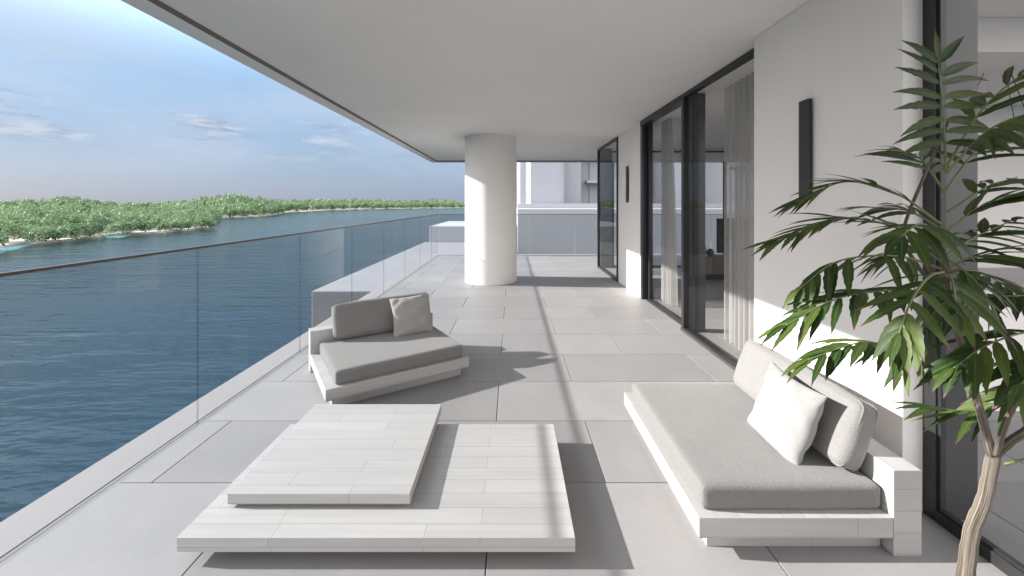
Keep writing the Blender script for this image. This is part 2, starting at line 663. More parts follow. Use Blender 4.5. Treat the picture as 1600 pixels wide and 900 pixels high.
# ceiling slab with a drip lip round its outer edge
m = MB()
m.box(-2.21, 2.30, -4.0, 11.80, 2.737, 3.05)
m.box(2.30, 9.0, 1.75, 11.80, 2.737, 3.05)  # room ceiling cut short out of view to let added skylight in
m.box(-2.375, -2.212, -4.0, 12.0, 2.70, 3.05)
m.box(-2.212, 9.0, 11.802, 12.0, 2.70, 3.05)
tag(m.build('ceiling', M_ceil), kind='structure')

m = MB()  # dark strips put over the lip's inner face in place of its shade
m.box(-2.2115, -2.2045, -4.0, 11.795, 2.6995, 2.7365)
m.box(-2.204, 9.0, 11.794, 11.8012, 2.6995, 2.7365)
k = Mat('lip_shade_grey').set(Base_Color=(0.16, 0.155, 0.15), Roughness=0.6)
tag(m.build('lip_shade_strip', k.m), kind='structure')

# round column
m = MB()
m.lathe([(0.494, 0.0), (0.494, 2.737)], -0.405, 7.757, 128)
tag(m.build('column', M_column, smooth=True),
    'thick round white column standing on the terrace between floor and ceiling', 'column')

# ------------------------------------------------------------------ walls and rooms
m = MB()
m.box(1.857, 2.155, 1.92, 3.10, 0.0, 2.735)
tag(m.build('wall', M_wall, bevel=0.003), 'broad white wall pier behind the right sofa, carrying the larger-looking black wall light', 'wall')
m = MB()
m.box(2.0, 2.155, 6.30, 7.60, 0.0, 2.735)
tag(m.build('wall', M_wall, bevel=0.003), 'narrow white wall pier between two black framed windows beyond the curtained doors', 'wall')
# inside shell of the flat
m = MB()
m.box(4.3, 6.998, 4.25, 4.40, 0.0, 2.735)
tag(m.build('wall', M_wall), 'pale partition wall inside the flat beyond the near right window', 'wall')
m = MB()
m.box(2.9, 6.99, 2.75, 4.24, 2.50, 2.735)
tag(m.build('bulkhead', M_wall), 'white lowered ceiling box inside the near right room', 'bulkhead')


def win_frame(root, y0, y1, x0, x1, z0, z1, st, rail, mat=M_black):
    f = MB()
    f.box(x0, x1, y0, y0 + st, z0, z1)
    f.box(x0, x1, y1 - st, y1, z0, z1)
    f.box(x0, x1, y0 + st, y1 - st, z0, z0 + rail)
    f.box(x0, x1, y0 + st, y1 - st, z1 - rail, z1)
    return f.build('frame', mat, root, bevel=0.002)


def pane(root, y0, y1, x, z0, z1):
    g = MB()
    g.box(x, x + 0.012, y0, y1, z0, z1)
    return g.build('glass_pane', M_winglass, root)


# near window (runs out of the picture on the right)
w = thing('window', 'tall black framed floor to ceiling window behind the potted palm', 'window', (1.95, 0, 0))
w.location = (0, 0, 0)
win_frame(w, -0.9, 1.918, 1.95, 1.995, 0.0, 2.735, 0.058, 0.052)
pane(w, -0.842, 1.860, 1.966, 0.052, 2.683)
m = MB()
m.box(1.997, 2.154, 1.868, 1.917, 0.003, 2.733)
m.build('reveal', M_reveal, w)
m = MB()
m.box(1.960, 1.985, 1.846, 1.8595, 0.0525, 2.682)
m.box(1.960, 1.985, -0.84, 1.8455, 0.0525, 0.064)
m.build('glazing_bead', M_black, w)

# curtained doors: fixed leaf in front, sliding leaf set back
w = thing('glass_door', 'wide black framed sliding glass doors with curtains behind them', 'door')
win_frame(w, 3.102, 4.690, 1.965, 2.035, 0.0, 2.734, 0.060, 0.045)
pane(w, 3.162, 4.630, 1.995, 0.045, 2.689)
win_frame(w, 4.60, 6.14, 2.072, 2.125, 0.0, 2.733, 0.045, 0.030)
pane(w, 4.645, 6.095, 2.095, 0.030, 2.703)
m = MB()
m.box(2.002, 2.135, 6.20, 6.298, 0.0, 2.734)
m.build('jamb', M_black, w)
m = MB()
m.box(2.037, 2.070, 4.625, 4.700, 0.001, 2.732)
m.box(2.128, 2.215, 4.625, 4.745, 0.001, 2.732)
m.build('post', M_reveal, w)
m = MB()
m.box(1.965, 2.070, 4.692, 6.198, 2.66, 2.734)
m.build('head_track', M_black, w)
m = MB()
m.box(1.955, 1.963, 3.104, 4.690, 0.0, 0.030)
m.box(2.037, 2.0705, 4.692, 6.14, 0.0, 0.012)
m.build('sill', M_reveal, w)

# far window at the corner
w = thing('window', 'narrow dark window at the far corner beyond the second wall light', 'window')
win_frame(w, 7.602, 9.36, 1.975, 2.03, 0.0, 2.734, 0.05, 0.045)
pane(w, 7.652, 9.31, 2.0, 0.045, 2.689)
m = MB()
m.box(2.032, 2.29, 9.26, 9.34, 0.002, 2.733)
m.build('reveal', M_reveal, w)

# glass front of the living room towards the rear terrace
w = thing('window', 'wide glass front on the opposite side of the living room, seen through the doors', 'window')
m = MB()
for x0, x1 in ((2.30, 2.36), (4.9, 4.96), (6.93, 6.99)):
    m.box(x0, x1, 9.33, 9.39, 0.0, 2.45)
m.box(2.36, 6.93, 9.33, 9.39, 0.0, 0.045)
m.build('frame', M_black, w)
m = MB()
m.box(2.30, 6.99, 9.31, 9.40, 2.66, 2.70)
m.build('blind_track', M_black, w)
m = MB()
m.box(2.30, 6.99, 9.33, 9.45, 2.452, 2.655)
m.build('lintel', M_wall, w)
g = MB()
g.box(2.362, 4.898, 9.355, 9.365, 0.046, 2.45)
g.build('glass_pane', M_winglass, w)
g = MB()
g.box(4.962, 6.928, 9.355, 9.365, 0.046, 2.45)
g.build('glass_pane', M_winglass, w)


# curtains
def curtain(y0, y1, x, waves, label, taper=0.0, sheer=M_curtain):
    n, nz = waves * 14, 26
    m = MB()
    vs = []
    for j in range(nz + 1):
        z = 0.012 + (2.715 - 0.012) * j / nz
        fz = 1 - j / nz
        row = []
        for i in range(n + 1):
            t = i / n
            ph = t * waves * 2 * PI
            amp = 0.024 + 0.020 * fz + 0.008 * math.sin(t * 11.3)
            yy = y0 + (y1 - y0) * (t + 0.006 * math.sin(ph * 0.5 + 1.3)) + taper * (1 - fz) ** 2 * (1 - t)
            xx = x + amp * math.sin(ph + 0.5 * math.sin(t * 17) + 0.25 * fz * math.sin(9 * t)) + 0.012 * fz * math.sin(6 * t + 2)
            row.append((xx, yy, z))
        vs.append(row)
    for j in range(nz):
        for i in range(n):
            m.face([vs[j][i], vs[j][i + 1], vs[j + 1][i + 1], vs[j + 1][i]])
    o = m.build('curtain', sheer, smooth='all')
    bm = bmesh.new()
    bm.from_mesh(o.data)
    bmesh.ops.remove_doubles(bm, verts=bm.verts, dist=1e-5)
    bm.to_mesh(o.data)
    bm.free()
    return tag(o, label, 'curtain')


curtain(3.02, 4.36, 2.30, 13, 'wide pale pleated curtain behind the nearest leaf of the glass doors')
curtain(5.72, 6.18, 2.30, 6, 'narrow gathered grey curtain behind the set back leaf of the glass doors', 0.14)
curtain(8.35, 9.12, 2.42, 7, 'pale curtain behind the narrow far corner window')

# living room things seen through the doors
t = thing('sideboard', 'low brown sideboard inside the living room under the television', 'sideboard')
m = MB(); m.box(3.60, 6.2, 7.75, 8.20, 0.12, 0.42); m.build('carcass', M_walnut, t, bevel=0.004)
m = MB(); m.box(3.58, 6.22, 7.73, 8.22, 0.422, 0.445); m.build('top', M_walnut, t, bevel=0.003)
m = MB(); m.box(3.7, 6.1, 7.85, 8.1, 0.001, 0.119); m.build('plinth', M_black, t)
t = thing('television', 'large flat dark television screen above the brown sideboard', 'television')
m = MB(); m.box(4.04, 5.60, 7.95, 7.985, 0.50, 1.18); m.build('body', M_black, t, bevel=0.004)
m = MB(); m.box(4.055, 5.585, 7.942, 7.948, 0.515, 1.165); m.build('screen', M_screen, t)
m = MB(); m.box(4.5, 5.1, 7.88, 8.08, 0.446, 0.458); m.box(4.75, 4.85, 7.955, 7.98, 0.459, 0.50); m.build('stand', M_black, t)


def vase(name, x, y, z, prof, label):
    m = MB(); m.lathe([(r, z + h) for r, h in prof], x, y, 24)
    tag(m.build(name, M_vase, smooth=True), label, 'vase')


vase('vase', 3.74, 7.9, 0.446, [(0.03, 0), (0.055, 0.04), (0.06, 0.12), (0.05, 0.19), (0.03, 0.22), (0.035, 0.24)],
     'taller slim dark vase on the sideboard inside the living room')
vase('vase', 3.89, 7.92, 0.446, [(0.04, 0), (0.075, 0.05), (0.07, 0.10), (0.03, 0.13), (0.033, 0.145)],
     'short rounded grey vase on the sideboard inside the living room')


def pendant(cx, cy, z, r, label):
    t = thing('pendant_lamp', label, 'lamp', (cx, cy, z))
    m = MB()
    pts = [(r * math.cos(2 * PI * i / 48), r * math.sin(2 * PI * i / 48), 0) for i in range(49)]
    m.tube(pts, 0.018, 8, False)
    m.build('ring', M_lampm, t, smooth='all')
    m = MB()
    for a in (0.3, 2.4, 4.5):
        m.tube([(r * math.cos(a), r * math.sin(a), 0), (0, 0, 2.73 - z)], 0.003, 6)
    m.build('cable', M_black, t)
    m = MB(); m.lathe([(0.06, 2.70 - z), (0.06, 2.733 - z)], 0, 0, 24); m.build('ceiling_rose', M_lampm, t)


pendant(3.95, 6.6, 2.06, 0.34, 'pale ring shaped pendant lamp seen through the curtained glass doors')
pendant(3.80, 3.15, 1.97, 0.26, 'pale ring shaped pendant lamp seen through the near window beside the palm')
t = thing('kitchen_counter', 'pale grey counter inside the room behind the palm', 'counter')
m = MB(); m.box(3.25, 6.2, 2.85, 3.55, 0.0, 0.86); m.build('base', M_wall, t, bevel=0.003)
m = MB(); m.box(3.22, 6.23, 2.82, 3.58, 0.862, 0.90); m.build('worktop', M_counter, t, bevel=0.003)


# wall lights
def wall_light(x, y0, z0, label, first=None):
    if first:
        return dup(first, label, (x, y0, z0), 0)
    t = thing('wall_light', label, 'wall light', (x, y0, z0), 0, 'black wall lights on the white piers')
    m = MB(); m.box(-0.034, -0.010, 0.0, 0.086, 0.0, 0.622); m.build('housing', M_black, t, bevel=0.003)
    m = MB(); m.box(-0.0095, 0.001, 0.020, 0.066, 0.06, 0.562); m.build('mounting_plate', M_black, t)
    return t


wl1 = wall_light(1.8565, 2.483, 1.492, 'slim black upright wall light on the broad white pier above the right sofa')
wall_light(1.9995, 6.90, 1.492, 'slim black upright wall light on the narrow pier near the far window', wl1)

# ------------------------------------------------------------------ glass railing
RX, RYB, RZ = -2.094, 11.565, 1.165
joints = [-1.23, 0.075, 1.38, 2.69, 3.985, 5.28, 6.585, 7.89, 9.19, 10.50, RYB - 0.012]
t = thing('glass_railing', 'long frameless glass railing with dark top rail along the water side', 'railing')
for a, b in zip(joints[:-1], joints[1:]):
    g = MB(); g.box(RX - 0.008, RX + 0.008, a + 0.0025, b - 0.0025, -0.002, RZ); g.build('glass_panel', M_railglass, t)
for a in joints[1:-1]:
    g = MB(); g.box(RX - 0.0075, RX + 0.0075, a - 0.0024, a + 0.0024, -0.002, RZ - 0.001); g.build('joint', M_seal, t)
g = MB(); g.box(RX - 0.0105, RX + 0.0105, joints[0], RYB - 0.014, RZ + 0.001, RZ + 0.016); g.build('handrail', M_rail, t, bevel=0.003)
t = thing('glass_railing', 'frameless glass railing across the far end of the terrace behind the column', 'railing')
jx = [RX + 0.012, -0.80, 0.50, 1.80, 3.10, 4.4, 5.7, 7.0, 8.3]
for a, b in zip(jx[:-1], jx[1:]):
    g = MB(); g.box(a + 0.0025, b - 0.0025, RYB - 0.008, RYB + 0.008, -0.002, RZ); g.build('glass_panel', M_railglass, t)
k = Mat('joint_clear').set(Base_Color=(0.62, 0.66, 0.68), Roughness=0.3)
for a in jx[1:-1]:
    g = MB(); g.box(a - 0.0024, a + 0.0024, RYB - 0.0075, RYB + 0.0075, -0.002, RZ - 0.001); g.build('joint', k.m, t)
g = MB(); g.box(RX - 0.013, 8.3, RYB - 0.0105, RYB + 0.0105, RZ + 0.001, RZ + 0.016); g.build('handrail', M_rail, t, bevel=0.003)
g = MB(); g.box(RX - 0.008, RX + 0.010, RYB - 0.010, RYB + 0.008, -0.002, RZ); g.build('corner_joint', M_seal, t)

# ------------------------------------------------------------------ table
t = thing('coffee_table', 'low whitewashed plank table of two offset stacked platforms', 'table')
m = MB(); m.box(-1.362, 0.257, 1.638, 2.485, 0.051, 0.110, 0.13, 0.02)
m.build('lower_platform', M_wood, t, bevel=0.002)
m = MB(); m.box(-1.20, 0.08, 1.75, 2.38, 0.0, 0.0505, 0.3, 0.02)
m.build('plinth', M_wood, t, bevel=0.002)
m = MB(); m.box(-1.270, -0.4555, 1.801, 2.608, 0.1235, 0.1715, 0.41, 0.055)
m.build('upper_platform', M_wood, t, bevel=0.002)
m = MB(); m.box(-1.20, -0.56, 1.87, 2.50, 0.1102, 0.1232, 0.3, 0.02)
m.build('spacer', M_wood, t)


# ------------------------------------------------------------------ cushions
def rounded_box(hx, hy, hz, r, n, puff=0.0, wob=0.0, seed=0):
    """soft box: rounded edges, slightly swollen faces, uneven surface"""
    bm = bmesh.new()
    bmesh.ops.create_cube(bm, size=2.0)
    bmesh.ops.subdivide_edges(bm, edges=bm.edges, cuts=n, use_grid_fill=True)
    rd = random.Random(seed)
    ph = [rd.uniform(0, 6.28) for _ in range(6)]
    cx, cy, cz = hx - r, hy - r, hz - r
    for v in bm.verts:
        p = v.co.copy()
        q = []
        for c in p:      # crowd the rows towards the edges
            q.append(math.copysign(1 - (1 - abs(c)) ** 1.6, c))
        p = Vector((q[0] * hx, q[1] * hy, q[2] * hz))
        core = Vector((max(-cx, min(cx, p.x)), max(-cy, min(cy, p.y)), max(-cz, min(cz, p.z))))
        d = p - core
        if d.length > 1e-9:
            p = core + d.normalized() * r
        u, w, s = p.x / hx, p.y / hy, p.z / hz
        p.z += math.copysign(puff * max(0, 1 - u * u) ** 0.6 * max(0, 1 - w * w) ** 0.6, s) * min(1, abs(s) * 1.2)
        p.y += math.copysign(puff * 0.5 * max(0, 1 - u * u) ** 0.6 * max(0, 1 - s * s) ** 0.5, w) * abs(w)
        p.x += math.copysign(puff * 0.5 * max(0, 1 - w * w) ** 0.6 * max(0, 1 - s * s) ** 0.5, u) * abs(u)
        f = wob * (math.sin(9 * p.x + ph[0]) * math.sin(13 * p.y + ph[1]) + 0.6 * math.sin(21 * p.x + 15 * p.y + ph[2])
                   + 0.4 * math.sin(37 * p.y - 11 * p.x + 20 * p.z + ph[3]))
        v.co = p + Vector((u, w, s)).normalized() * f
    return bm


def soft(name, bm, mat, parent=None):
    me = bpy.data.meshes.new(name)
    bm.to_mesh(me)
    bm.free()
    me.materials.append(mat)
    me.polygons.foreach_set('use_smooth', [True] * len(me.polygons))
    o = bpy.data.objects.new(name, me)
    COL.objects.link(o)
    if parent:
        o.parent = parent
    return o


def pillow_bm(a, b, T, seed):
    rd = random.Random(seed)
    ph = [rd.uniform(0, 6.28) for _ in range(8)]
    n = 40
    bm = bmesh.new()
    g = {}
    for side in (1, -1):
        for i in range(n + 1):
            for j in range(n + 1):
                edge = i in (0, n) or j in (0, n)
                if side == -1 and edge:
                    g[(side, i, j)] = g[(1, i, j)]
                    continue
                u = -math.cos(PI * i / n)
                v = -math.cos(PI * j / n)
                x = a * u * (1 - 0.075 * (1 - v * v) * abs(u) ** 3)
                y = b * v * (1 - 0.075 * (1 - u * u) * abs(v) ** 3)
                h = T * (max(0, 1 - u * u) * max(0, 1 - v * v)) ** 0.42
                wr = 0.006 * h / T * (math.sin(5 * u + 7 * v + ph[0]) + math.sin(9 * v - 4 * u + ph[1]) * 0.7
                                      + 0.5 * math.sin(15 * u * v + ph[2]))
                # pulls running in from the corners
                rr = 0.0045 * (abs(u * v)) ** 1.5 * math.sin(14 * (u - v) + ph[3])
                z = side * (h + wr * side + rr)
                z += 0.012 * math.sin(2.2 * u + ph[4]) * (v * v) + 0.008 * math.sin(3 * v + ph[5])
                g[(side, i, j)] = bm.verts.new((x, y, z))
        for i in range(n):
            for j in range(n):
                q = [g[(side, i, j)], g[(side, i + 1, j)], g[(side, i + 1, j + 1)], g[(side, i, j + 1)]]
                if side == -1:
                    q.reverse()
                bm.faces.new(q)
    return bm


# ------------------------------------------------------------------ sofas
def make_sofa(label):
    """local x along the seat, local y from the front edge to the back"""
    L = 1.125
    t = thing('lounge_sofa', label, 'sofa', (0, 0, 0), 0, 'low plank lounge sofas on the terrace')
    m = MB(); m.box(0, L, 0, 0.806, 0.075, 0.160, 0.2, 0.011); m.build('platform', M_wood, t, bevel=0.002)
    m = MB(); m.box(0.05, L - 0.05, 0.055, 0.80, 0.0, 0.0745, 0.5, 0.011); m.build('plinth', M_wood, t, bevel=0.002)
    m = MB(); m.box(0.0, L, 0.808, 0.925, 0.0, 0.357, 0.1, 0.085); m.build('backrest', M_wood, t, bevel=0.002)
    bm = rounded_box(0.508, 0.385, 0.052, 0.022, 22, 0.007, 0.0012, 3)
    o = soft('seat_cushion', bm, M_mattress, t)
    o.location = (0.577, 0.416, 0.211)
    return t


s1 = make_sofa('low plank sofa by the wall pier, set with a white square pillow')
s1.location = (0.777, 2.802, 0)
s1.rotation_euler = (0, 0, -PI / 2)
TH = math.radians(33.3)
s2 = dup(s1, 'low plank sofa turned at an angle near the glass railing', (-1.306, 2.828, 0), TH)
for ch in s2.children:
    pass


def lean(o, root, x, y, z, ang, tilt=0.0, spin=0.0):
    """stand a cushion (its own y upward) at local x,y of a sofa, leaning back"""
    M = (Matrix.Translation(root.location) @ root.rotation_euler.to_matrix().to_4x4() @
         Matrix.Translation((x, y, z)) @ Matrix.Rotation(spin, 4, 'Z') @ Matrix.Rotation(PI / 2 - ang, 4, 'X') @ Matrix.Rotation(tilt, 4, 'Z'))
    o.matrix_world = M


def seam(hx, hy, hz):
    m = MB()
    for s in (1, -1):
        pts = []
        r = 0.035
        for (cx, cy, a0) in ((hx - r, hy - r, 0), (-hx + r, hy - r, PI / 2), (-hx + r, -hy + r, PI), (hx - r, -hy + r, 1.5 * PI)):
            for q in range(6):
                a = a0 + PI / 2 * q / 5
                pts.append((cx + (r + 0.001) * math.cos(a), cy + (r + 0.001) * math.sin(a), s * hz))
        pts.append(pts[0])
        m.tube(pts, 0.0035, 6, False)
    return m


def long_cushion(root, xc, yc, ang, mat, label, seed, spin=0.0):
    o = soft('back_cushion', rounded_box(0.44, 0.150, 0.056, 0.036, 22, 0.020, 0.0022, seed), mat)
    lean(o, root, xc, yc, 0.263 + 0.150 * math.cos(ang) + 0.018, ang, 0, spin)
    sm = seam(0.441, 0.151, 0.032).build('piping', mat, o, smooth='all')
    return tag(o, label, 'cushion', 'long back cushions on the sofas')


def square_pillow(root, xc, yc, ang, mat, label, seed, tilt=0.0, spin=0.0):
    o = soft('pillow', pillow_bm(0.190, 0.182, 0.066, seed), mat)
    lean(o, root, xc, yc, 0.262 + 0.172 * math.cos(ang), ang, tilt, spin)
    return tag(o, label, 'pillow', 'square pillows on the sofas')


long_cushion(s1, 0.575, 0.765, math.radians(20), M_backfab, 'long pale grey back cushion behind the white pillow on the right sofa', 11)
square_pillow(s1, 0.770, 0.590, math.radians(22), M_pillow, 'white square pillow leaning on the right sofa', 21, -0.03, 0.03)
long_cushion(s2, 0.620, 0.765, math.radians(18), M_backdark, 'long mid grey back cushion on the angled sofa by the railing', 12)
square_pillow(s2, 0.835, 0.600, math.radians(20), M_pillowgrey, 'light grey square pillow leaning on the angled sofa by the railing', 22, 0.02, -0.02)


# ------------------------------------------------------------------ potted palm
def spline(pts, n):
    pts = [Vector(p) for p in pts]
    P = [pts[0] * 2 - pts[1]] + pts + [pts[-1] * 2 - pts[-2]]
    out = []
    segs = len(pts) - 1
    for i in range(n + 1):
        u = i / n * segs
        k_ = min(int(u), segs - 1)
        f = u - k_
        a, b, c_, d = P[k_], P[k_ + 1], P[k_ + 2], P[k_ + 3]
        out.append(0.5 * ((2 * b) + (c_ - a) * f + (2 * a - 5 * b + 4 * c_ - d) * f * f + (3 * b - a - 3 * c_ + d) * f ** 3))
    return out


PY0 = 1.20
palm = thing('potted_palm', 'tall leafy palm with a bent pale trunk in front of the near window', 'plant', (at(1500, 900, PY0).x, PY0, 0))
PL = Vector(palm.location)


def loc(p):
    return tuple(Vector(p) - PL)


def tube_part(name, pts, radii, mat, seg=12, n=18):
    sp = spline(pts, n)
    rr = [np.interp(i / n, np.linspace(0, 1, len(radii)), radii) for i in range(n + 1)]
    rr = [r * (1 + 0.05 * math.sin(i * 2.1)) for i, r in enumerate(rr)]
    m = MB()
    m.tube([loc(p) for p in sp], rr, seg)
    return m.build(name, mat, palm, smooth='all')


base = Vector((PL.x - 0.02, PY0, 0.2))
tube_part('trunk', [base, at(1508, 900, PY0), at(1519, 828, PY0), at(1538, 780, PY0), at(1552, 712, PY0)],
          [0.024, 0.020, 0.018, 0.017, 0.0155], M_bark, 16, 26)
tube_part('branch', [at(1551, 716, PY0), at(1531, 640, PY0 - .01), at(1508, 560, PY0 - .02), at(1486, 480, PY0), at(1474, 410, PY0)],
          [0.0115, 0.010, 0.009, 0.007, 0.006], M_bark)
tube_part('branch', [at(1552, 714, PY0), at(1578, 690, PY0 - .02), at(1612, 665, PY0 - .04), at(1680, 590, PY0 - .05), at(1700, 500, PY0)],
          [0.012, 0.011, 0.010, 0.009, 0.008], M_bark)
tube_part('branch', [at(1556, 712, PY0 - .02), at(1572, 660, PY0 - .03), at(1592, 622, PY0 - .03), at(1640, 560, PY0), at(1660, 480, PY0)],
          [0.007, 0.007, 0.006, 0.006, 0.005], M_bark)
tube_part('branch', [at(1486, 480, PY0 + .02), at(1430, 410, PY0 + .05), at(1412, 362, PY0 + .05), at(1440, 285, PY0 + .03), at(1472, 214, PY0 + .02), at(1481, 190, PY0 + .02)],
          [0.006, 0.0055, 0.005, 0.0045, 0.004, 0.003], M_bark, 8)
m = MB()
m.lathe([(0.10, 0.0), (0.125, 0.10), (0.135, 0.215), (0.135, 0.225), (0.122, 0.225), (0.120, 0.19)], 0, 0, 40)
m.build('pot', M_pot, palm, smooth=True)
m = MB(); m.lathe([(0.118, 0.185), (0.06, 0.20), (0.01, 0.204)], 0, 0, 24); m.build('soil', M_soil, palm)


def leaflet(m, o, d, nrm, L, W, bend, rd):
    """one blade: folded along the midrib, jagged edge, bending under its weight"""
    N = 12
    d = d.normalized()
    p = Vector(o)
    rows = []
    step = L / N
    curl = rd.uniform(-0.05, 0.05)
    for i in range(N + 1):
        t = i / N
        side = d.cross(nrm)
        if side.length < 1e-4:
            side = d.cross(Vector((1, 0, 0)))
        side.normalize()
        up = side.cross(d).normalized()
        w = W * 0.5 * (math.sin(PI * min(1, t ** 0.72)) ** 0.95 * (1 - 0.15 * t) + 0.025)
        if t > 0.98:
            w = W * 0.03
        jag = 1 + 0.10 * math.sin(i * 2.6 + o.x * 50) + rd.uniform(-0.06, 0.06)
        fold = 0.22 * w
        rows.append((p - side * w * jag + up * fold, p.copy(), p + side * w * (2 - jag) + up * fold, t))
        p = p + d * step
        d = (d + Vector((0, 0, -1)) * bend * step * 10 + side * curl * step * 8).normalized()
    i0 = len(m.v)
    for a, b, c_, t in rows:
        m.v += [loc(a), loc(b), loc(c_)]
    for i in range(N):
        for s in (0, 1):
            q = (i0 + 3 * i + s, i0 + 3 * i + s + 1, i0 + 3 * (i + 1) + s + 1, i0 + 3 * (i + 1) + s)
            m.f.append(q)
            u0, u1 = s * 0.5, s * 0.5 + 0.5
            m.uv += [(u0, rows[i][3]), (u1, rows[i][3]), (u1, rows[i + 1][3]), (u0, rows[i + 1][3])]


def frond(pts, pairs, L, W, ang=55, droop=0.35, bend=0.5, seed=0, start=0.22, nrm=None, tipangle=18):
    rd = random.Random(seed)
    sp = spline(pts, 40)
    m = MB()
    for i in range(pairs):
        t = start + (1 - start) * (i + 0.5) / pairs
        f = t * 40
        a = int(min(39, f))
        p = sp[a].lerp(sp[a + 1], f - a)
        T = (sp[min(a + 2, 40)] - sp[max(a - 1, 0)]).normalized()
        N = Vector(nrm) if nrm else Vector((0, -0.12, 1))
        S = T.cross(N)
        if S.length < 0.05:
            S = T.cross(Vector((1, 0, 0)))
        S.normalize()
        N2 = S.cross(T).normalized()
        prof = 0.62 + 0.38 * math.sin(PI * (0.12 + 0.80 * t))
        aa = math.radians(ang + (tipangle - ang) * max(0, (t - 0.45) / 0.55) ** 1.5)
        for s in (-1, 1):
            if rd.random() < 0.04:
                continue
            jit = rd.uniform(-0.14, 0.14)
            d = T * math.cos(aa + jit) + S * s * math.sin(aa + jit) + Vector((0, 0, -1)) * (droop * 0.42 + rd.uniform(-.10, .10)) \
                + N2 * rd.uniform(-0.08, 0.12)
            leaflet(m, p + T * rd.uniform(-.006, .006), d, N2 + S * s * rd.uniform(-0.25, 0.2), L * prof * rd.uniform(0.85, 1.1), W * rd.uniform(0.8, 1.12),
                    bend * 0.55 * rd.uniform(0.6, 1.4), rd)
    leaflet(m, sp[-1], (sp[-1] - sp[-3]), Vector((0, -0.3, 1)), L * 0.6, W * 0.7, bend, rd)
    o = m.build('frond', M_leaf, palm, smooth='all')
    s_ = MB()
    s_.tube([loc(p) for p in sp], [0.0032 * (1 - 0.7 * i / 40) + 0.0006 for i in range(41)], 6)
    s_.build('stalk', M_stem, o, smooth='all')
    return o


